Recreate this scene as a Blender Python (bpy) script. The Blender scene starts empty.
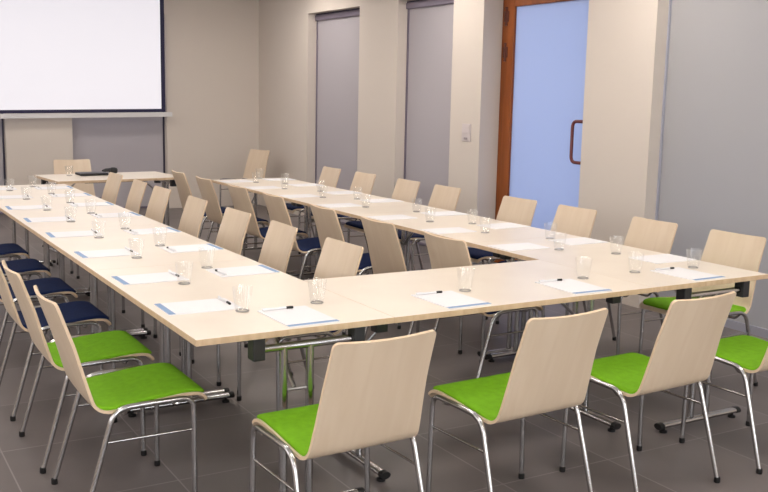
import bpy, bmesh, math, random
from mathutils import Vector, Matrix
random.seed(7)
SC = bpy.context.scene
COL = SC.collection
PI = math.pi
ORD = ['first', 'second', 'third', 'fourth', 'fifth', 'sixth', 'seventh', 'eighth', 'ninth']

# ------------------------------------------------------------------ materials
def nodes(name):
    m = bpy.data.materials.new(name); m.use_nodes = True
    nt = m.node_tree
    return m, nt, nt.nodes['Principled BSDF']

def plain(name, col, rough=.5, metal=0., spec=.5, coat=0., bump=0., bscale=200., var=0., vscale=6.):
    m, nt, b = nodes(name)
    b.inputs['Base Color'].default_value = (*col, 1)
    b.inputs['Roughness'].default_value = rough
    b.inputs['Metallic'].default_value = metal
    b.inputs['Specular IOR Level'].default_value = spec
    b.inputs['Coat Weight'].default_value = coat
    b.inputs['Coat Roughness'].default_value = .15
    tc = nt.nodes.new('ShaderNodeTexCoord')
    if bump:
        n = nt.nodes.new('ShaderNodeTexNoise'); n.inputs['Scale'].default_value = bscale; n.inputs['Detail'].default_value = 3
        nt.links.new(tc.outputs['Object'], n.inputs['Vector'])
        bp = nt.nodes.new('ShaderNodeBump'); bp.inputs['Strength'].default_value = bump; bp.inputs['Distance'].default_value = .002
        nt.links.new(n.outputs['Fac'], bp.inputs['Height']); nt.links.new(bp.outputs['Normal'], b.inputs['Normal'])
    if var:
        n = nt.nodes.new('ShaderNodeTexNoise'); n.inputs['Scale'].default_value = vscale; n.inputs['Detail'].default_value = 4
        nt.links.new(tc.outputs['Object'], n.inputs['Vector'])
        r = nt.nodes.new('ShaderNodeValToRGB')
        r.color_ramp.elements[0].position = .3; r.color_ramp.elements[1].position = .7
        r.color_ramp.elements[0].color = (*[c * (1 - var) for c in col], 1)
        r.color_ramp.elements[1].color = (*[min(1, c * (1 + var)) for c in col], 1)
        nt.links.new(n.outputs['Fac'], r.inputs['Fac']); nt.links.new(r.outputs['Color'], b.inputs['Base Color'])
    return m

def wood(name, dark, light, rough, stretch, coat=0., spec=.5):
    m, nt, b = nodes(name)
    tc = nt.nodes.new('ShaderNodeTexCoord')
    mp = nt.nodes.new('ShaderNodeMapping'); mp.inputs['Scale'].default_value = stretch
    nt.links.new(tc.outputs['Object'], mp.inputs['Vector'])
    n = nt.nodes.new('ShaderNodeTexNoise'); n.inputs['Scale'].default_value = 1; n.inputs['Detail'].default_value = 5; n.inputs['Distortion'].default_value = .4
    nt.links.new(mp.outputs['Vector'], n.inputs['Vector'])
    r = nt.nodes.new('ShaderNodeValToRGB')
    r.color_ramp.elements[0].position = .35; r.color_ramp.elements[1].position = .65
    r.color_ramp.elements[0].color = (*dark, 1); r.color_ramp.elements[1].color = (*light, 1)
    nt.links.new(n.outputs['Fac'], r.inputs['Fac']); nt.links.new(r.outputs['Color'], b.inputs['Base Color'])
    b.inputs['Roughness'].default_value = rough; b.inputs['Coat Weight'].default_value = coat
    b.inputs['Coat Roughness'].default_value = .25; b.inputs['Specular IOR Level'].default_value = spec
    return m

def emit(name, col, base, strength, rough=.6):
    m, nt, b = nodes(name)
    b.inputs['Base Color'].default_value = (*base, 1); b.inputs['Roughness'].default_value = rough
    b.inputs['Emission Color'].default_value = (*col, 1); b.inputs['Emission Strength'].default_value = strength
    return m

def glass_thin(name):
    m = bpy.data.materials.new(name); m.use_nodes = True; nt = m.node_tree; nt.nodes.clear()
    out = nt.nodes.new('ShaderNodeOutputMaterial'); mix = nt.nodes.new('ShaderNodeMixShader')
    t = nt.nodes.new('ShaderNodeBsdfTransparent'); t.inputs['Color'].default_value = (.985, .986, .985, 1)
    g = nt.nodes.new('ShaderNodeBsdfGlossy'); g.inputs['Roughness'].default_value = .14; g.inputs['Color'].default_value = (1, 1, 1, 1)
    lw = nt.nodes.new('ShaderNodeLayerWeight'); lw.inputs['Blend'].default_value = .5
    pw = nt.nodes.new('ShaderNodeMath'); pw.operation = 'POWER'; pw.inputs[1].default_value = 4.0
    ml = nt.nodes.new('ShaderNodeMath'); ml.operation = 'MULTIPLY_ADD'; ml.inputs[1].default_value = .42; ml.inputs[2].default_value = .05
    nt.links.new(lw.outputs['Facing'], pw.inputs[0]); nt.links.new(pw.outputs[0], ml.inputs[0]); nt.links.new(ml.outputs[0], mix.inputs['Fac']); nt.links.new(t.outputs[0], mix.inputs[1]); nt.links.new(g.outputs[0], mix.inputs[2])
    nt.links.new(mix.outputs[0], out.inputs['Surface'])
    return m

def frosted(name, col, trans_col, fac):
    """frosted pane: part reflects, part lets the daylight behind it through, diffused"""
    m = bpy.data.materials.new(name); m.use_nodes = True; nt = m.node_tree; nt.nodes.clear()
    out = nt.nodes.new('ShaderNodeOutputMaterial'); mix = nt.nodes.new('ShaderNodeMixShader'); mix.inputs['Fac'].default_value = fac
    b = nt.nodes.new('ShaderNodeBsdfPrincipled'); b.inputs['Base Color'].default_value = (*col, 1); b.inputs['Roughness'].default_value = .45
    t = nt.nodes.new('ShaderNodeBsdfTranslucent'); t.inputs['Color'].default_value = (*trans_col, 1)
    nt.links.new(b.outputs[0], mix.inputs[1]); nt.links.new(t.outputs[0], mix.inputs[2]); nt.links.new(mix.outputs[0], out.inputs['Surface'])
    return m

def tile_floor(name):
    m, nt, b = nodes(name)
    tc = nt.nodes.new('ShaderNodeTexCoord'); sep = nt.nodes.new('ShaderNodeSeparateXYZ'); nt.links.new(tc.outputs['Object'], sep.inputs[0])
    def math_(op, a, v=None, w=None):
        n = nt.nodes.new('ShaderNodeMath'); n.operation = op
        for i, x in enumerate((a, v, w)):
            if x is None: continue
            if isinstance(x, (int, float)): n.inputs[i].default_value = x
            else: nt.links.new(x, n.inputs[i])
        return n.outputs[0]
    def cell(sock, off, pitch):
        u = math_('DIVIDE', math_('SUBTRACT', sock, off), pitch)
        f = math_('FRACT', u); fl = math_('FLOOR', u)
        d = math_('MINIMUM', f, math_('SUBTRACT', 1.0, f))
        return math_('MULTIPLY', d, pitch), fl
    dx, ix = cell(sep.outputs[0], .60 - .588 * 20, .588)
    dy, iy = cell(sep.outputs[1], 2.985 - .66 * 20, .66)
    d = math_('MINIMUM', dx, dy)
    grout = math_('LESS_THAN', d, .0032)
    wn = nt.nodes.new('ShaderNodeTexWhiteNoise'); wn.noise_dimensions = '2D'
    cmb = nt.nodes.new('ShaderNodeCombineXYZ'); nt.links.new(ix, cmb.inputs[0]); nt.links.new(iy, cmb.inputs[1]); nt.links.new(cmb.outputs[0], wn.inputs['Vector'])
    n1 = nt.nodes.new('ShaderNodeTexNoise'); n1.inputs['Scale'].default_value = 2.2; n1.inputs['Detail'].default_value = 6
    nt.links.new(tc.outputs['Object'], n1.inputs['Vector'])
    s = math_('ADD', math_('MULTIPLY', wn.outputs['Value'], .35), math_('MULTIPLY', n1.outputs['Fac'], .65))
    r = nt.nodes.new('ShaderNodeValToRGB'); r.color_ramp.elements[0].position = .25; r.color_ramp.elements[1].position = .75
    r.color_ramp.elements[0].color = (*FLOOR_A, 1); r.color_ramp.elements[1].color = (*FLOOR_B, 1)
    nt.links.new(s, r.inputs['Fac'])
    mx = nt.nodes.new('ShaderNodeMix'); mx.data_type = 'RGBA'
    nt.links.new(grout, mx.inputs['Factor']); nt.links.new(r.outputs['Color'], mx.inputs[6]); mx.inputs[7].default_value = (*GROUT, 1)
    nt.links.new(mx.outputs[2], b.inputs['Base Color'])
    b.inputs['Roughness'].default_value = .42; b.inputs['Specular IOR Level'].default_value = .4
    return m

DAY_L, DAY_F = 2.6, 6.5  # glow of the added unseen windows, side wall and camera end
FLOOR_A = (.128, .108, .104); FLOOR_B = (.182, .158, .153); GROUT = (.25, .225, .215)
M = {}
M['wall'] = plain('painted_wall', (.655, .585, .52), .75, bump=.15, bscale=120, spec=.25)
M['ceiling'] = plain('ceiling_paint', (.80, .78, .75), .9)
M['floor'] = tile_floor('stone_tile')
M['top'] = wood('beech_laminate', (.80, .70, .59), (.84, .75, .635), .32, (3, 3, 3), coat=.22, spec=.4)
M['edge'] = wood('beech_edge_band', (.58, .41, .26), (.66, .49, .32), .45, (30, 30, 4))
M['ply'] = wood('beech_plywood', (.665, .52, .37), (.70, .56, .41), .42, (22, 3, 3), coat=.15)
M['plyedge'] = plain('plywood_edge', (.70, .53, .36), .5)
M['green'] = plain('green_felt', (.16, .385, .012), .85, bump=.5, bscale=500, spec=.15, var=.08, vscale=40)
M['navy'] = plain('navy_felt', (.006, .015, .062), .85, bump=.5, bscale=500, spec=.15, var=.1, vscale=40)
M['chrome'] = plain('chrome', (.50, .49, .49), .2, 1.0)
M['steel'] = plain('satin_steel', (.42, .41, .41), .3, 1.0)
M['black'] = plain('black_plastic', (.007, .0065, .007), .5)
M['charcoal'] = plain('charcoal_plastic', (.02, .02, .025), .4)
M['paper'] = plain('white_paper', (.80, .785, .80), .7)
M['bluestripe'] = plain('blue_print', (.20, .32, .52), .6)
M['penwhite'] = plain('white_pen_plastic', (.78, .77, .78), .3)
M['glass'] = glass_thin('clear_glass')
M['glassbase'] = plain('thick_glass_base', (.36, .34, .32), .1, spec=.8)
M['doorwood'] = wood('orange_stained_wood', (.22, .054, .008), (.31, .082, .014), .4, (14, 14, 2), coat=.1, spec=.3)
M['handle'] = plain('brown_red_handle', (.15, .030, .025), .3)
M['hinge'] = plain('dark_bronze', (.10, .022, .010), .4, .3)
M['doorglass'] = frosted('frosted_door_glass', (.42, .46, .56), (.80, .86, 1.0), .6)
M['panel'] = frosted('frosted_grey_glass', (.50, .475, .455), (.62, .66, .72), .3)
M['blind'] = plain('grey_blind_fabric', (.43, .40, .425), .7, bump=.2, bscale=400)
M['cassette'] = plain('violet_grey_metal', (.20, .17, .22), .4, .3)
M['darkprofile'] = plain('dark_profile', (.025, .02, .045), .5)  # near-black tone of the profiles and top strip
M['alu'] = plain('aluminium_trim', (.52, .53, .62), .35, .6)
M['screenwhite'] = emit('self_lit_projection_screen', (.93, .885, .95), (.3, .3, .3), .70)  # emission stands in for the projector's light on the fabric
M['screenblack'] = plain('screen_border', (.012, .010, .05), .6)
M['screenbar'] = plain('white_enamel', (.68, .66, .66), .4)
M['switch'] = plain('switch_plastic', (.62, .55, .54), .35)
M['switchkey'] = plain('switch_key_grey', (.33, .28, .29), .35)
M['lamp'] = emit('lamp_diffuser', (1.0, .93, .86), (.8, .8, .8), 16.5)
M['fillpane_l'] = emit('added_side_fill_pane', (.97, .97, 1.0), (.6, .6, .6), DAY_L)  # glowing panes added as fill from the side wall
M['fillpane_f'] = emit('added_front_fill_pane', (.86, .93, 1.0), (.6, .6, .6), DAY_F)  # cool glowing panes added to lift the front chair backs
M['lampframe'] = plain('lamp_frame', (.8, .8, .8), .4)

# ------------------------------------------------------------------ mesh helpers
def link(name, bm, mats, parent=None, smooth=False, angle=None):
    me = bpy.data.meshes.new(name)
    bm.normal_update()
    bm.to_mesh(me); bm.free()
    if not isinstance(mats, (list, tuple)): mats = [mats]
    for m in mats: me.materials.append(m)
    if smooth:
        for p in me.polygons: p.use_smooth = True
        if angle:
            me.set_sharp_from_angle(angle=angle)
    o = bpy.data.objects.new(name, me); COL.objects.link(o)
    if parent: o.parent = parent
    return o

def box(bm, x0, x1, y0, y1, z0, z1, mi=0, bevel=0.):
    vs = [bm.verts.new((x, y, z)) for z in (z0, z1) for y in (y0, y1) for x in (x0, x1)]
    fs = [bm.faces.new([vs[i] for i in q]) for q in ((0, 2, 3, 1), (4, 5, 7, 6), (0, 1, 5, 4), (2, 6, 7, 3), (0, 4, 6, 2), (1, 3, 7, 5))]
    for f in fs: f.material_index = mi
    if bevel:
        es = list({e for f in fs for e in f.edges})
        r = bmesh.ops.bevel(bm, geom=es, offset=bevel, segments=2, affect='EDGES', profile=.5)
        for f in r['faces']: f.material_index = mi
    return fs

def catmull(pts, n=6):
    pts = [Vector(p) for p in pts]; out = []
    P = [pts[0] * 2 - pts[1]] + pts + [pts[-1] * 2 - pts[-2]]
    for i in range(1, len(P) - 2):
        a, b, c, d = P[i - 1:i + 3]
        for k in range(n):
            t = k / n
            out.append(.5 * ((2 * b) + (c - a) * t + (2 * a - 5 * b + 4 * c - d) * t * t + (3 * b - a - 3 * c + d) * t ** 3))
    out.append(pts[-1]); return out

def fillet(pts, r, n=5):
    """polyline with rounded corners"""
    pts = [Vector(p) for p in pts]; out = [pts[0]]
    for i in range(1, len(pts) - 1):
        a, b, c = pts[i - 1:i + 2]
        d1 = (a - b).normalized(); d2 = (c - b).normalized()
        rr = min(r, (a - b).length * .49, (c - b).length * .49)
        p, q = b + d1 * rr, b + d2 * rr
        for k in range(n + 1):
            t = k / n
            out.append((1 - t) ** 2 * p + 2 * t * (1 - t) * b + t * t * q)
    out.append(pts[-1]); return out

def tube(bm, pts, r, seg=10, ry=None, mi=0, cap=True):
    pts = [Vector(p) for p in pts]; rings = []
    ry = ry or r
    up = None
    for i, p in enumerate(pts):
        t = (pts[min(i + 1, len(pts) - 1)] - pts[max(i - 1, 0)]).normalized()
        if up is None:
            ref = Vector((0, 0, 1)) if abs(t.z) < .9 else Vector((1, 0, 0))
            up = (ref - t * ref.dot(t)).normalized()
        else:
            up = (up - t * up.dot(t)).normalized()
        s = t.cross(up)
        rings.append([bm.verts.new(p + s * (r * math.cos(2 * PI * k / seg)) + up * (ry * math.sin(2 * PI * k / seg))) for k in range(seg)])
    for a, b in zip(rings, rings[1:]):
        for k in range(seg):
            f = bm.faces.new((a[k], a[(k + 1) % seg], b[(k + 1) % seg], b[k])); f.material_index = mi
    if cap:
        f = bm.faces.new(list(reversed(rings[0]))); f.material_index = mi
        f = bm.faces.new(rings[-1]); f.material_index = mi

def lathe(bm, prof, seg=24, c=(0, 0, 0), mi=0):
    rings = []
    for r, z in prof:
        if r < 1e-6: rings.append([bm.verts.new((c[0], c[1], c[2] + z))])
        else: rings.append([bm.verts.new((c[0] + r * math.cos(2 * PI * k / seg), c[1] + r * math.sin(2 * PI * k / seg), c[2] + z)) for k in range(seg)])
    for a, b in zip(rings, rings[1:]):
        for k in range(seg):
            k2 = (k + 1) % seg
            if len(a) == 1 and len(b) == 1: continue
            if len(a) == 1: vs = (a[0], b[k2], b[k])
            elif len(b) == 1: vs = (a[k], a[k2], b[0])
            else: vs = (a[k], a[k2], b[k2], b[k])
            f = bm.faces.new(vs); f.material_index = mi

def thing(name, label, cat, loc=(0, 0, 0), rz=0., group=None):
    o = bpy.data.objects.new(name, None); COL.objects.link(o)
    o.empty_display_size = .1
    o.location = loc; o.rotation_euler = (0, 0, rz)
    o['label'] = label; o['category'] = cat
    if group: o['group'] = group
    return o

def tag(o, label, cat, group=None):
    o['label'] = label; o['category'] = cat
    if group: o['group'] = group
    return o

def struct(name, bm, mats, parent=None, label=None, cat=None, **k):
    o = link(name, bm, mats, parent, **k)
    o['kind'] = 'structure'
    if label and not parent: o['label'] = label
    if cat and not parent: o['category'] = cat
    return o

KIDS = {}
def kids(o):
    return [c for c in bpy.data.objects if c.parent == o]

def copy_tree(o, parent=None, remat=None):
    c = o.copy(); COL.objects.link(c)
    if parent: c.parent = parent
    for ch in kids(o):
        copy_tree(ch, c)
    return c

# ------------------------------------------------------------------ the room
XW, YB, ZC = 5.40, 12.73, 3.00          # wall_right face, wall_back face, ceiling
XL, YF = -1.60, -2.60                   # wall_left face, wall_front face
XO = 5.82                               # outer side of the wall beside the door
HEAD = 2.60

bm = bmesh.new(); box(bm, XL - .2, XO + .2, YF - .2, YB + .4, -.1, 0)
struct('floor', bm, M['floor'], label='dark grey-brown stone tile floor with thin pale joints', cat='floor')
bm = bmesh.new(); box(bm, XL - .2, XO + .2, YF - .2, YB + .4, ZC, ZC + .1)
struct('ceiling', bm, M['ceiling'], label='plain off-white ceiling above the meeting tables', cat='ceiling')
# the wall behind the blue-seated chairs and the wall behind the camera, both given unseen windows, added to brighten the room
WZ0, WZ1 = .95, 2.55
WIN_L = [(-1.6, .2), (1.0, 2.8), (3.6, 5.4), (6.2, 8.0), (8.8, 10.6)]
WIN_F = [(-.9, 1.1), (2.0, 4.4)]
def added_window_wall(name, horiz, lo, hi, wins, face, label):
    def bx(bm, u0, u1, d0, d1, z0, z1):
        if horiz: box(bm, u0, u1, face + d0, face + d1, z0, z1)
        else: box(bm, face + d0, face + d1, u0, u1, z0, z1)
    bm = bmesh.new(); u = lo
    for a, b in wins:
        bx(bm, u, a, -.2, 0, 0, ZC); bx(bm, a, b, -.2, 0, 0, WZ0); bx(bm, a, b, -.2, 0, WZ1, ZC); u = b
    bx(bm, u, hi, -.2, 0, 0, ZC)
    struct(name, bm, M['wall'], label=label, cat='wall')
    for i, (a, b) in enumerate(wins):
        global WN
        WN += 1
        bm = bmesh.new(); bx(bm, a + .06, b - .06, -.125, -.115, WZ0 + .06, WZ1 - .06)
        w = struct('window_%d' % WN, bm, M['fillpane_f' if horiz else 'fillpane_l'], label='added unseen daylight window in the %s, %s of its wall' % ('wall behind the camera' if horiz else 'wall behind the blue-seated chairs', ORD[i]), cat='window')
        bm = bmesh.new(); m = (a + b) / 2
        for q in ((a, a + .06, WZ0, WZ1), (b - .06, b, WZ0, WZ1), (a + .06, b - .06, WZ0, WZ0 + .06), (a + .06, b - .06, WZ1 - .06, WZ1), (m - .03, m + .03, WZ0 + .06, WZ1 - .06)):
            bx(bm, q[0], q[1], -.15, -.09, q[2], q[3])
        struct('frame', bm, M['lampframe'], w)
WN = 1
added_window_wall('wall_left', False, YF - .2, YB + .4, WIN_L, XL, 'beige wall with added windows behind the blue-seated chairs')
added_window_wall('wall_front', True, XL, XO + .2, WIN_F, YF, 'beige wall with added windows at the camera end of the room')
# wall with the door: solid pieces between niches
bm = bmesh.new()
NICHES = [(9.80, 11.15, .13), (7.90, 8.95, .13), (5.975, 7.40, .42), (2.30, 5.23, .13)]   # y0, y1, depth
solid = [(11.15, YB + .4), (8.95, 9.80), (7.40, 7.90), (5.23, 5.975), (YF, 2.30)]
for a, b in solid: box(bm, XW, XO, a, b, 0, ZC)
for a, b, d in NICHES:
    box(bm, XW, XO, a, b, HEAD, ZC)
for a, b, d in (NICHES[0], NICHES[1]): box(bm, XW + .17, XO, a, b, 0, HEAD)      # the wall behind the blinds
struct('wall_right', bm, M['wall'], label='beige wall with deep niches around the orange-framed door', cat='wall')
# end wall behind the projection screen
bm = bmesh.new()
for a, b in ((4.055, XW + .0), (1.985, 2.80), (XL, .55)): box(bm, a, b, YB, YB + .4, 0, ZC)
for a, b in ((2.80, 4.055), (.55, 1.985)):
    box(bm, a, b, YB, YB + .4, HEAD, ZC); box(bm, a, b, YB + .17, YB + .4, 0, HEAD)
struct('wall_back', bm, M['wall'], label='beige end wall behind the projection screen', cat='wall')

# roller blinds filling the niches
def blind(name_label, axis, a, b, plane, wall):
    """axis 'y': niche on the door wall at x=plane; axis 'x': niche on the end wall at y=plane"""
    root = thing('roller_blind', name_label, 'window blind', ((plane + .02, (a + b) / 2, 0) if axis == 'y' else ((a + b) / 2, plane + .02, 0)), 0, 'grey roller blinds in the wall niches')
    h = (b - a) / 2
    def bx(bm, u0, u1, d0, d1, z0, z1, **k):          # u along the wall, d into it (measured from the panel plane)
        if axis == 'y': box(bm, d0 - .02, d1 - .02, u0, u1, z0, z1, **k)
        else: box(bm, u0, u1, d0 - .02, d1 - .02, z0, z1, **k)
    bm = bmesh.new(); bx(bm, -h + .02, h - .02, 0, .006, .03, HEAD - .06); link('fabric', bm, M['blind'], root)
    bm = bmesh.new(); bx(bm, -h + .001, h - .001, -.035, .03, HEAD - .085, HEAD - .018, bevel=.008); link('cassette', bm, M['cassette'], root)
    bm = bmesh.new(); bx(bm, -h + .001, h - .001, -.02, .03, HEAD - .018, HEAD - .001); link('mounting_strip', bm, M['darkprofile'], root)
    bm = bmesh.new(); bx(bm, -h + .012, h - .012, -.008, .012, .004, .032, bevel=.004); link('bottom_bar', bm, M['cassette'], root)
    for s in (-1, 1):
        bm = bmesh.new(); u = s * (h - .012)
        bx(bm, u - .011, u + .011, -.012, .016, .004, HEAD - .085)
        link('guide_rail', bm, M['darkprofile'] if axis == 'x' else M['cassette'], root)
    return root
blind('grey blind in the wall niche beside the far room corner', 'y', 9.80, 11.15, 5.53, 0)
blind('grey blind in the wall niche between the light switch pier and the next pier', 'y', 7.90, 8.95, 5.53, 0)
blind('grey blind below the projection screen, framed by a dark upright profile', 'x', 2.80, 4.055, 12.85, 0)
blind('blind with dark edge profile at the photo edge below the projection screen', 'x', .55, 1.985, 12.85, 0)

# frosted glass wall panel beside the door
bm = bmesh.new(); box(bm, 5.53, 5.542, 2.30, 5.215, .06, HEAD)
w = struct('window_1', bm, M['panel'], label='large frosted grey glass panel beside the last pier', cat='window')
bm = bmesh.new(); box(bm, 5.515, 5.555, 5.215, 5.23, 0, HEAD); struct('frame_profile', bm, M['alu'], w)
bm = bmesh.new(); box(bm, 5.515, 5.555, 2.30, 5.215, .0, .06); struct('bottom_rail', bm, M['alu'], w)

# door
door = bpy.data.objects.new('door_1', None); COL.objects.link(door); door['kind'] = 'structure'
door['label'] = 'orange-brown wooden door with large blue frosted pane'; door['category'] = 'door'
door.location = (5.62, 6.69, 0)
def dbox(name, bms, mat, **k):
    bm = bmesh.new()
    for (x0, x1, y0, y1, z0, z1, bv) in bms: box(bm, x0, x1, y0 - 6.69, y1 - 6.69, z0, z1, bevel=bv)
    o = link(name, bm, mat, door, **k); o['kind'] = 'structure'; return o
dbox('door_frame', [(0, .12, 7.325, 7.40, 0, HEAD, .006), (0, .12, 5.975, 6.05, 0, HEAD, .006), (0, .12, 6.05, 7.325, 2.51, HEAD, .006)], M['doorwood'])
dbox('door_leaf', [(-.012, .045, 7.205, 7.318, .008, 2.50, .005), (-.012, .045, 6.057, 6.17, .008, 2.50, .005), (-.012, .045, 6.17, 7.205, 2.432, 2.50, .005), (-.012, .045, 6.17, 7.205, .008, .16, .005)], M['doorwood'])
g = dbox('pane', [(.012, .024, 6.165, 7.21, .155, 2.437, 0)], M['doorglass'])
for z in (2.35, 2.02, .30):
    bm = bmesh.new()
    tube(bm, [(-.012, 7.322 - 6.69, z - .07), (-.012, 7.322 - 6.69, z + .07)], .013)
    box(bm, -.016, .002, 7.285 - 6.69, 7.36 - 6.69, z - .05, z + .05, bevel=.004)
    for s in (-1, 1): tube(bm, [(-.012, 7.322 - 6.69, z + s * .07), (-.012, 7.322 - 6.69, z + s * .085)], .018)
    o = link('hinge', bm, M['hinge'], door, smooth=True, angle=.6); o['kind'] = 'structure'
bm = bmesh.new()
y0, y1 = 6.265 - 6.69, 6.12 - 6.69
tube(bm, fillet([(-.012, y1, 1.41), (-.07, y1, 1.41), (-.07, y0, 1.41), (-.07, y0, 1.06), (-.07, y1, 1.06), (-.012, y1, 1.06)], .055, 6), .0145, 12)
o = link('door_handle', bm, M['handle'], door, smooth=True); o['kind'] = 'structure'

# light switch on the pier
t = thing('light_switch', 'small beige light switch plate on the pier left of the door'.replace(' left of', ' beside'), 'light switch', (XW, 7.61, 1.255))
bm = bmesh.new(); box(bm, -.010, 0, -.072, .072, -.085, .085, bevel=.004); link('plate', bm, M['switch'], t)
bm = bmesh.new(); box(bm, -.016, -.010, -.058, .058, -.005, .065, bevel=.002); link('rocker', bm, M['switch'], t)
bm = bmesh.new(); box(bm, -.016, -.010, -.028, .028, -.068, -.045, bevel=.002); link('socket_slot', bm, M['switchkey'], t)

# projection screen
scr = thing('projection_screen', 'large bright white projection screen with black border', 'projection screen', (2.4, 12.60, 1.318))
SL = .0185                                   # it hangs a touch out of level
def slanted(bm, x0, x1, y0, y1, z0, z1, mi=0):
    fs = box(bm, x0, x1, y0, y1, z0, z1, mi)
    for v in {v for f in fs for v in f.verts}: v.co.z += SL * (v.co.x - 1.575)
xr = 1.595
bm = bmesh.new(); slanted(bm, -2.2, xr - .055, -.002, .004, .042, 1.58); link('screen_fabric', bm, M['screenwhite'], scr)
bm = bmesh.new()
slanted(bm, -2.235, xr, -.004, .006, 0, .042); slanted(bm, xr - .055, xr, -.004, .006, .042, 1.66)
slanted(bm, -2.235, -2.2, -.004, .006, .042, 1.66); slanted(bm, -2.2, xr - .055, -.004, .006, 1.58, 1.66)
link('border', bm, M['screenblack'], scr)
bm = bmesh.new(); slanted(bm, -2.30, xr + .085, -.03, .03, -.062, -.004); link('bottom_bar', bm, M['screenbar'], scr)
bm = bmesh.new(); slanted(bm, -2.30, xr + .03, -.06, .13, 1.62, 1.665); link('case', bm, M['screenbar'], scr)

# ceiling lamps
for i, y in enumerate((-.6, 2.2, 5.0, 7.8, 10.6)):
    for j, x in enumerate((.0, 2.5, 4.6)):
        t = thing('ceiling_light', '%s square ceiling lamp %s, out of the picture' % (ORD[i], ('over the blue-seated chairs', 'over the middle aisle', 'by the door wall')[j]), 'ceiling lamp', (x, y, ZC), 0, 'square ceiling lamps')
        bm = bmesh.new()
        for q in ((-.32, .32, -.32, -.30), (-.32, .32, .30, .32), (-.32, -.30, -.30, .30), (.30, .32, -.30, .30)): box(bm, *q, -.04, 0)
        link('frame', bm, M['lampframe'], t)
        bm = bmesh.new(); box(bm, -.30, .30, -.30, .30, -.03, -.012); link('diffuser', bm, M['lamp'], t)

# ------------------------------------------------------------------ chair
def shell_profile():
    p = [(.278, .412), (.271, .430), (.250, .445), (.20, .450), (.10, .443), (0, .432), (-.07, .425), (-.115, .427), (-.149, .447), (-.169, .49),
         (-.197, .57), (-.227, .66), (-.259, .755), (-.287, .838)]
    c = catmull([(0, a, b) for a, b in p], 5)
    return c
PROF = shell_profile()
SARC = [0]
for a, b in zip(PROF, PROF[1:]): SARC.append(SARC[-1] + (b - a).length)
STOT = SARC[-1]
def at_s(s):
    s = max(0, min(STOT, s))
    for i in range(len(SARC) - 1):
        if s <= SARC[i + 1] + 1e-9:
            t = (s - SARC[i]) / (SARC[i + 1] - SARC[i]); return PROF[i].lerp(PROF[i + 1], t)
    return PROF[-1]
def s_at_y(y):                                # on the seat (before the bend)
    for i in range(len(PROF) - 1):
        if PROF[i].y >= y >= PROF[i + 1].y: return SARC[i]
    return 0
SB = s_at_y(-.115)                            # where the bend begins
def half_w(s):
    if s < SB: return .212 + .004 * (s / SB)
    t = (s - SB) / (STOT - SB)
    return .216 - .024 * t - .004 * math.sin(PI * t)
def bulge(s):
    if s < SB: return 0
    t = min(1, (s - SB) / (STOT - SB)); return .020 * min(1, t * 1.6)
def spoint(s, v, off=0., hw=None):
    hw = half_w(s) if hw is None else hw
    p = at_s(s); d = (at_s(s + .004) - at_s(s - .004)).normalized()
    n = Vector((0, d.z, -d.y))                # towards the sitter
    n = -n if n.z < 0 and s < SB else n
    if n.y < 0 and s >= SB: n = -n
    p = p + n * (off + bulge(s) * (v * hw / .2) ** 2)
    return Vector((v * hw, p.y, p.z))
def rows(s0, s1, r, n):
    """arc positions with extra rows through the rounded corners, and the width lost there"""
    out = []
    for k in range(7):
        a = k / 6 * PI / 2; out.append((s0 + r * (1 - math.cos(a)), r * (1 - math.sin(a))))
    for k in range(1, n): out.append((s0 + r + (s1 - s0 - 2 * r) * k / n, 0))
    for k in range(7):
        a = k / 6 * PI / 2; out.append((s1 - r * (1 - math.sin(a)), r * (1 - math.cos(a))))
    return out
def make_shell(parent):
    bm = bmesh.new(); T = .011; nv = 14
    rw = rows(0, STOT, .020, 46)
    top, bot = [], []
    for s, cut in rw:
        hw = half_w(s) - cut
        top.append([bm.verts.new(spoint(s, -1 + 2 * k / nv, T / 2, hw)) for k in range(nv + 1)])
        bot.append([bm.verts.new(spoint(s, -1 + 2 * k / nv, -T / 2, hw)) for k in range(nv + 1)])
    for i in range(len(rw) - 1):
        for k in range(nv):
            bm.faces.new((top[i][k], top[i][k + 1], top[i + 1][k + 1], top[i + 1][k]))
            bm.faces.new((bot[i][k], bot[i + 1][k], bot[i + 1][k + 1], bot[i][k + 1]))
        for k, fl in ((0, 0), (nv, 1)):
            f = bm.faces.new((top[i][k], top[i + 1][k], bot[i + 1][k], bot[i][k])); f.material_index = 1
    for i in (0, len(rw) - 1):
        for k in range(nv):
            f = bm.faces.new((top[i][k], top[i][k + 1], bot[i][k + 1], bot[i][k])); f.material_index = 1
    bmesh.ops.recalc_face_normals(bm, faces=bm.faces)
    return link('seat_shell', bm, [M['ply'], M['plyedge']], parent, smooth=True, angle=.7)
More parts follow.
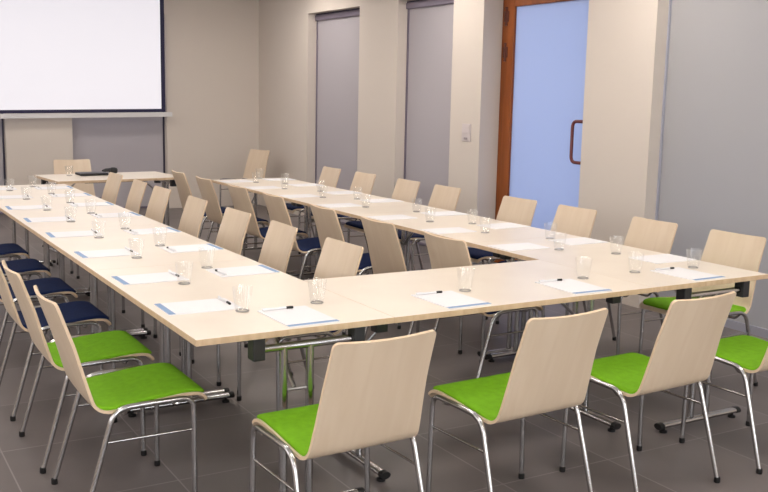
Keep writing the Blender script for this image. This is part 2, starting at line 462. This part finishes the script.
def make_pad(parent, mat):
    bm = bmesh.new(); nv = 16; s0 = s_at_y(.268); s1 = SB + .045; r = .028
    rw = rows(s0, s1, r, 22); H = .013; T = .0055
    top, bot = [], []
    for s, cut in rw:
        hw = half_w(s) - .009 - cut
        rt, rb = [], []
        for k in range(nv + 1):
            v = -math.cos(PI * k / nv)
            edge = min((1 - abs(v)) * hw, s - s0, s1 - s)
            e = min(1, max(0, edge) / .014); h = H * (.45 + .55 * math.sqrt(max(0, 1 - (1 - e) ** 2)))
            rt.append(bm.verts.new(spoint(s, v, T + h, hw))); rb.append(bm.verts.new(spoint(s, v, T + .0002, hw)))
        top.append(rt); bot.append(rb)
    for i in range(len(rw) - 1):
        for k in range(nv): bm.faces.new((top[i][k], top[i][k + 1], top[i + 1][k + 1], top[i + 1][k]))
        for k in (0, nv): bm.faces.new((top[i][k], top[i + 1][k], bot[i + 1][k], bot[i][k]))
    for i in (0, len(rw) - 1):
        for k in range(nv): bm.faces.new((top[i][k], top[i][k + 1], bot[i][k + 1], bot[i][k]))
    bmesh.ops.recalc_face_normals(bm, faces=bm.faces)
    return link('seat_pad', bm, mat, parent, smooth=True)

def make_chair(mat):
    t = thing('meeting_chair', '', 'chair')
    make_shell(t); make_pad(t, mat)
    R = .0105
    for s in (-1, 1):
        xf, xt = s * .243, s * .2335
        mid = (xt, .05, .444)
        # front leg with its bend under the seat
        bm = bmesh.new(); tube(bm, fillet([(xf, .215, .012), (xt, .216, .444), mid], .05, 8), R, 12)
        l = link('leg', bm, M['chrome'], t, smooth=True, angle=.9)
        bm = bmesh.new(); lathe(bm, [(0, 0), (.012, 0), (.0132, .004), (.0128, .022), (.0108, .024)], 14, (xf, .215, 0)); link('rubber_foot', bm, M['black'], l, smooth=True, angle=.7)
        bm = bmesh.new(); tube(bm, fillet([(xf, -.212, .012), (xt, -.085, .440), mid], .06, 8), R, 12)
        l = link('leg', bm, M['chrome'], t, smooth=True, angle=.9)
        bm = bmesh.new(); lathe(bm, [(0, 0), (.012, 0), (.0132, .004), (.0128, .022), (.0108, .024)], 14, (xf, -.212, 0)); link('rubber_foot', bm, M['black'], l, smooth=True, angle=.7)
        bm = bmesh.new(); z = .318; f = (z - .012) / .4
        tube(bm, [(xf + (xt - xf) * f, .215 + .005 * f, z), (xf + (xt - xf) * f, -.212 + .127 * f, z)], .005, 8); link('side_rod', bm, M['chrome'], t, smooth=True, angle=.9)
    bm = bmesh.new()
    for y, z in ((.15, .427), (-.04, .412)):
        tube(bm, fillet([(-.2305, y, .432), (-.205, y, z - .008), (.205, y, z - .008), (.2305, y, .432)], .02, 3), .007, 8)
    link('seat_frame', bm, M['chrome'], t, smooth=True, angle=.9)
    return t
CHAIR_G = make_chair(M['green'])
CHAIR_N = make_chair(M['navy'])
used = set()
def chair(x, y, face, label, group, navy=True, jit=0.):
    """face: direction the sitter looks, degrees from +y, anticlockwise"""
    src = CHAIR_N if navy else CHAIR_G
    c = src if src.name not in used else copy_tree(src)
    used.add(src.name)
    c.location = (x, y, 0); c.rotation_euler = (0, 0, math.radians(face + jit))
    c['label'] = label; c['group'] = group
    return c

ROWA = 'row below the screen'      # the long row towards the screen
ROWB = 'row along the door wall'
# the four at the short front table
for i, (x, y, j) in enumerate([(1.485, 2.772, 2.2), (2.237, 2.772, 2.6), (2.932, 2.775, 3.2), (3.668, 2.775, 1.5)]):
    chair(x, y, 0, ['green-seated chair at the front table, directly below the first front notepad',
                    'green-seated chair seen from behind, second along the short front table',
                    'green-seated chair seen from behind, third along the short front table',
                    'green-seated chair cut off by the photo edge, fourth along the front'][i], 'chairs along the short front table', navy=False, jit=j)
YA_OUT = [3.60, 4.26, 4.985, 5.72, 6.45, 7.17]
for i, y in enumerate(YA_OUT):
    chair(.944 if i == 0 else .926, y if i == 0 else y - .035, -90, '%s-seated chair outside the long %s, %s from its near end' % ('green' if i < 2 else 'navy', ROWA, ORD[i]), 'chairs outside the screen row', navy=i >= 2)
YA_IN = [4.27, 5.03, 5.72, 6.50, 7.31, 7.93, 8.68]
for i, y in enumerate(YA_IN):
    chair(2.02, y, 90, 'navy-seated chair in the middle aisle facing the %s, %s from front' % (ROWA, ORD[i]), 'aisle chairs facing the screen row', jit=(1, -2, 1.5, 0, 1, -1, 2)[i])
YB_IN = [4.26, 4.99, 5.72, 6.55, 7.28, 8.07, 8.76]
for i, y in enumerate(YB_IN):
    chair(3.158, y, -90, 'navy-seated chair in the middle aisle facing the %s, %s from front' % (ROWB, ORD[i]), 'aisle chairs facing the door wall row', jit=(1.5, 1, -1.5, -1, 1, 0, -1)[i])
YB_OUT = [3.675, 4.33, 5.05, 5.69, 6.68, 7.31, 8.10, 8.82]
for i, y in enumerate(YB_OUT):
    chair(4.295, y, 90, '%s-seated chair between door wall and long row, %s from the near end' % ('green' if i == 0 else 'navy', ORD[i]), 'chairs along the door wall', navy=i > 0, jit=(1, -1, 1, 2, 0, -1, 1, 0)[i])
chair(2.315, 10.33, 180, 'pale chair behind the small head table under the screen', 'spare chairs at the far end')
chair(4.80, 11.80, 108, 'single pale chair standing in the far room corner', 'spare chairs at the far end')

# ------------------------------------------------------------------ folding tables
ZT = .74; TH = .024
def make_table(L, W, label, loc, rz, group, oy=0., inset=.05):
    """long side L along local x, depth W along local y, origin at its middle on the floor"""
    t = thing('folding_table', label, 'table', loc, rz, group)
    bm = bmesh.new(); fs = box(bm, -L / 2, L / 2, -W / 2, W / 2, ZT - TH, ZT, 1, bevel=.0015)
    bm.normal_update()
    for f in bm.faces: f.material_index = 0 if abs(f.normal.z) > .9 else 1
    link('tabletop', bm, [M['top'], M['edge']], t)
    for s in (-1, 1):
        x = s * (L / 2 - inset); of = oy * .15
        bm = bmesh.new(); tube(bm, [(x, of - .262, .036), (x, of + .262, .036)], .022, 12, .014)
        f = link('foot', bm, M['chrome'], t, smooth=True, angle=.9)
        for u in (-1, 1):
            bm = bmesh.new(); tube(bm, [(x, of + u * .258, .036), (x, of + u * .285, .035)], .024, 12, .016); link('end_cap', bm, M['black'], f, smooth=True, angle=.9)
            bm = bmesh.new(); lathe(bm, [(0, 0), (.019, 0), (.019, .010), (.008, .014), (.008, .028)], 12, (x, of + u * .245, 0)); link('glide', bm, M['black'], f, smooth=True, angle=.7)
        for u in (-1, 1):
            bm = bmesh.new(); tube(bm, [(x, u * .054, .05), (x, u * .054, .665)], .0155, 14); link('leg_column', bm, M['chrome'], t, smooth=True, angle=.9)
        bm = bmesh.new(); tube(bm, [(x, oy - .205, .668), (x, oy + .205, .668)], .0155, 12); link('cross_tube', bm, M['chrome'], t, smooth=True, angle=.9)
        for u in (-1, 1):
            bm = bmesh.new(); box(bm, x - .028, x + .028, oy + u * .207 - .024, oy + u * .207 + .024, .632, ZT - TH, bevel=.004); link('fold_bracket', bm, M['charcoal'], t)
        bm = bmesh.new(); tube(bm, [(x - s * .018, 0, .50), (x - s * .26, 0, ZT - TH - .012)], .008, 8)
        box(bm, min(x - s * .29, x - s * .23), max(x - s * .29, x - s * .23), -.02, .02, ZT - TH - .02, ZT - TH)
        tube(bm, [(x - s * .002, -.054, .50), (x - s * .002, .054, .50)], .007, 8)
        link('fold_brace', bm, M['steel'], t, smooth=True, angle=.7)
    # long stretcher rail under the top
    bm = bmesh.new()
    for u in (-1, 1): box(bm, -L / 2 + .32, L / 2 - .32, u * .19 - .012, u * .19 + .012, ZT - TH - .022, ZT - TH)
    link('under_rail', bm, M['charcoal'], t)
    return t
def copy_table(src, label, loc, rz, group):
    c = copy_tree(src); c.location = loc; c.rotation_euler = (0, 0, rz); c['label'] = label; c['group'] = group; return c
LR = 1.46; Y0 = 3.09
XA, XB = 1.478, 3.684; WR = .804
base = None
for nm, X, grp in ((ROWA, XA, 'tables of the screen row'), (ROWB, XB, 'tables of the door wall row')):
    for i in range(4):
        lab = 'beech folding table, %s from the near end of the %s' % (ORD[i], nm)
        loc = (X, Y0 + LR * (i + .5), 0)
        if base is None: base = make_table(LR - .002, WR, lab, loc, PI / 2, grp, oy=-.045, inset=.034)
        else: copy_table(base, lab, loc, PI / 2, grp)
XF0, XF1 = XA + WR / 2 + .001, XB - WR / 2 - .001
make_table(XF1 - XF0, .822, 'beech folding table across the front joining the two long rows', ((XF0 + XF1) / 2, Y0 + .411, 0), 0, 'front cross table')
make_table(1.27, .78, 'small beech head table under the projection screen', (2.47, 9.62, 0), .09, 'head table')

# ------------------------------------------------------------------ notepads, pens, tumblers
def make_pad_sheet():
    t = thing('notepad', '', 'notepad')
    bm = bmesh.new(); box(bm, -.105, .105, -.1485, .1485, 0, .004); link('sheets', bm, M['paper'], t)
    bm = bmesh.new(); box(bm, -.105, .105, -.1485, -.123, .004, .0044); link('blue_footer', bm, M['bluestripe'], t)
    return t
def make_pen():
    t = thing('pen', '', 'pen')
    bm = bmesh.new(); tube(bm, [(-.060, 0, .005), (.042, 0, .005)], .0048, 10); link('barrel', bm, M['penwhite'], t, smooth=True, angle=.9)
    bm = bmesh.new(); tube(bm, [(.042, 0, .005), (.058, 0, .005), (.066, 0, .0045), (.072, 0, .004)], .0050, 10); link('grip', bm, M['black'], t, smooth=True, angle=.9)
    bm = bmesh.new(); box(bm, -.065, -.03, -.0015, .0015, .0095, .0115); link('clip', bm, M['penwhite'], t)
    return t
def make_tumbler():
    t = thing('tumbler', '', 'drinking glass')
    bm = bmesh.new(); lathe(bm, [(.0, .0), (.027, 0), (.0285, .004), (.040, .098), (.0408, .099), (.0393, .0985), (.0278, .012), (.026, .010), (0, .010)], 28)
    link('glass_body', bm, M['glass'], t, smooth=True, angle=.8)
    bm = bmesh.new(); lathe(bm, [(.0205, .0012), (.0265, .0012), (.027, .0035), (.0225, .006), (.0205, .0012)], 24)
    link('base_ring', bm, M['glassbase'], t, smooth=True, angle=.8)
    return t
PLAIN_PADS = make_pad_sheet(); bpy.data.objects.remove([c for c in kids(PLAIN_PADS) if c.name.startswith('blue')][0])
PADS = make_pad_sheet(); PEN = make_pen(); TUM = make_tumbler()
FIRST = {}
def inst(src, loc, rz, label, group):
    if src.name not in FIRST: FIRST[src.name] = 1; c = src
    else: c = copy_tree(src)
    c.location = loc; c.rotation_euler = (0, 0, rz); c['label'] = label; c['group'] = group
    return c
ZP = ZT + .0004
def setting(px, py, face, where, grp, pen=True, glass=None, stripe=True):
    """a place: pad at (px,py) with its blue footer towards the sitter who looks along face"""
    a = math.radians(face); f = Vector((-math.sin(a), math.cos(a), 0)); r = Vector((math.cos(a), math.sin(a), 0))
    j = math.radians(random.uniform(-2.5, 2.5))
    inst(PADS if stripe else PLAIN_PADS, (px, py, ZP), a + j, 'white notepad, ' + where, 'notepads ' + grp)
    if pen:
        p = Vector((px, py, 0)) + f * .122 - r * .035
        inst(PEN, (p.x, p.y, ZP + .0048), a + j, 'white pen on notepad, ' + where, 'pens ' + grp)
    if glass is None:
        g = Vector((px, py, 0)) + f * .135 + r * .17; glass = (g.x, g.y)
    inst(TUM, (glass[0], glass[1], ZP), random.random(), 'clear tumbler by notepad, ' + where, 'tumblers ' + grp)
GA = [(1.388, 3.438), (1.36, 4.056), (1.36, 4.801), (1.355, 5.556), (1.362, 6.309), (1.345, 6.979), (1.34, 7.736), (1.33, 8.432)]
for i, (y, g) in enumerate(zip([3.585, 4.235, 4.995, 5.75, 6.47, 7.19, 7.93, 8.62], GA)):
    setting(1.258, y, -90, 'outer edge of the %s, %s from near end' % (ROWA, ORD[i]), 'on the outer edge of the screen row', glass=g)
GI = [(1.588, 4.389), (1.586, 5.136), (1.591, 5.865), (1.584, 6.702), (1.592, 7.388), (1.596, 8.083), (1.567, 8.717)]
for i, (y, g) in enumerate(zip([4.235, 4.98, 5.70, 6.54, 7.23, 7.93, 8.57], GI)):
    setting(1.712, y, 90, 'aisle edge of the %s, %s from front' % (ROWA, ORD[i]), 'on the aisle edge of the screen row', glass=g)
GF = [(1.721, 3.449), (2.427, 3.393), (3.125, 3.398), (3.863, 3.379)]
for i, (x, g) in enumerate(zip([1.545, 2.26, 2.94, 3.69], GF)):
    setting(x, 3.262, 0, ['by the near table corner facing the first front chair', 'second along the front edge of the tables', 'third along the front edge of the tables', 'fourth along the front edge, beyond the cross table'][i], 'along the front edge', glass=g)
GO = [(3.807, 3.883), (3.834, 4.481), None, None, None, None, None, None]
for i, (y, g) in enumerate(zip([3.65, 4.33, 5.07, 5.78, 6.70, 7.38, 8.13, 8.75], GO)):
    setting(3.925, y, 90, 'outer edge of the door wall row, %s from near end' % ORD[i], 'on the door side', pen=False, stripe=False, glass=g)
GN = [(3.599, 4.124), (3.611, 4.851), (3.573, 5.435), None, None, None, None]
for i, (y, g) in enumerate(zip([4.30, 5.02, 5.73, 6.52, 7.25, 8.02, 8.68], GN)):
    setting(3.445, y, -90, 'aisle edge of the door wall row, %s from front' % ORD[i], 'on the aisle edge of the door wall row', pen=False, stripe=False, glass=g)
inst(TUM, (3.481, 3.411, ZP), 0, 'clear tumbler standing alone where the cross table meets the door wall row', 'spare tumblers')
inst(TUM, (2.10, 9.74, ZP), 0, 'small tumbler on the head table beside the laptop', 'spare tumblers')

# things on the head table
t = thing('laptop', 'closed black laptop lying on the head table', 'laptop', (2.33, 9.78, ZT + .0004), .06)
bm = bmesh.new(); box(bm, -.14, .14, -.10, .10, .003, .019, bevel=.004); link('laptop_base', bm, M['black'], t)
bm = bmesh.new(); box(bm, -.14, .14, -.10, .10, .0205, .026, bevel=.002); link('laptop_lid', bm, M['charcoal'], t)
bm = bmesh.new(); tube(bm, [(-.10, .098, .017), (.10, .098, .017)], .006, 8); link('hinge', bm, M['black'], t)
t = thing('speakerphone', 'small black rounded desk device at the end of the laptop', 'desk device', (2.57, 9.94, ZT + .0004), .3)
bm = bmesh.new(); lathe(bm, [(0, 0), (.035, 0), (.042, .008), (.045, .034), (.038, .052), (.018, .060), (0, .061)], 24, (.02, 0, 0)); link('device_body', bm, M['black'], t, smooth=True)
bm = bmesh.new(); tube(bm, [(-.10, 0, .022), (-.07, 0, .034), (.0, 0, .038)], .019, 12); link('device_arm', bm, M['charcoal'], t, smooth=True, angle=.9)

# ------------------------------------------------------------------ light outside, camera
wd = bpy.data.worlds.new('daylight'); SC.world = wd; wd.use_nodes = True
bg = wd.node_tree.nodes['Background']; bg.inputs['Color'].default_value = (.55, .63, .86, 1); bg.inputs['Strength'].default_value = 1.5

yaw, pitch, roll, foc = .53344182, .15628819, .0207182, 951.92
cy, sy, cp, sp = math.cos(yaw), math.sin(yaw), math.cos(pitch), math.sin(pitch)
F = Vector((sy * cp, cy * cp, -sp)); R_ = Vector((cy, -sy, 0)); U = R_.cross(F)
c, s = math.cos(roll), math.sin(roll)
R2 = c * R_ + s * U; U2 = -s * R_ + c * U
cam = bpy.data.cameras.new('camera'); co = bpy.data.objects.new('camera', cam); COL.objects.link(co)
m4 = Matrix.Identity(4)
for i in range(3): m4[i][0] = R2[i]; m4[i][1] = U2[i]; m4[i][2] = -F[i]
m4.translation = Vector((0, 0, 1.59))
co.matrix_world = m4
cam.sensor_fit = 'HORIZONTAL'; cam.sensor_width = 36; cam.lens = foc * 36 / 768; cam.clip_start = .05
SC.camera = co
SC.view_settings.view_transform = 'Standard'; SC.view_settings.look = 'None'
SC.view_settings.exposure = .09; SC.view_settings.gamma = 1
SC.cycles.use_denoising = True
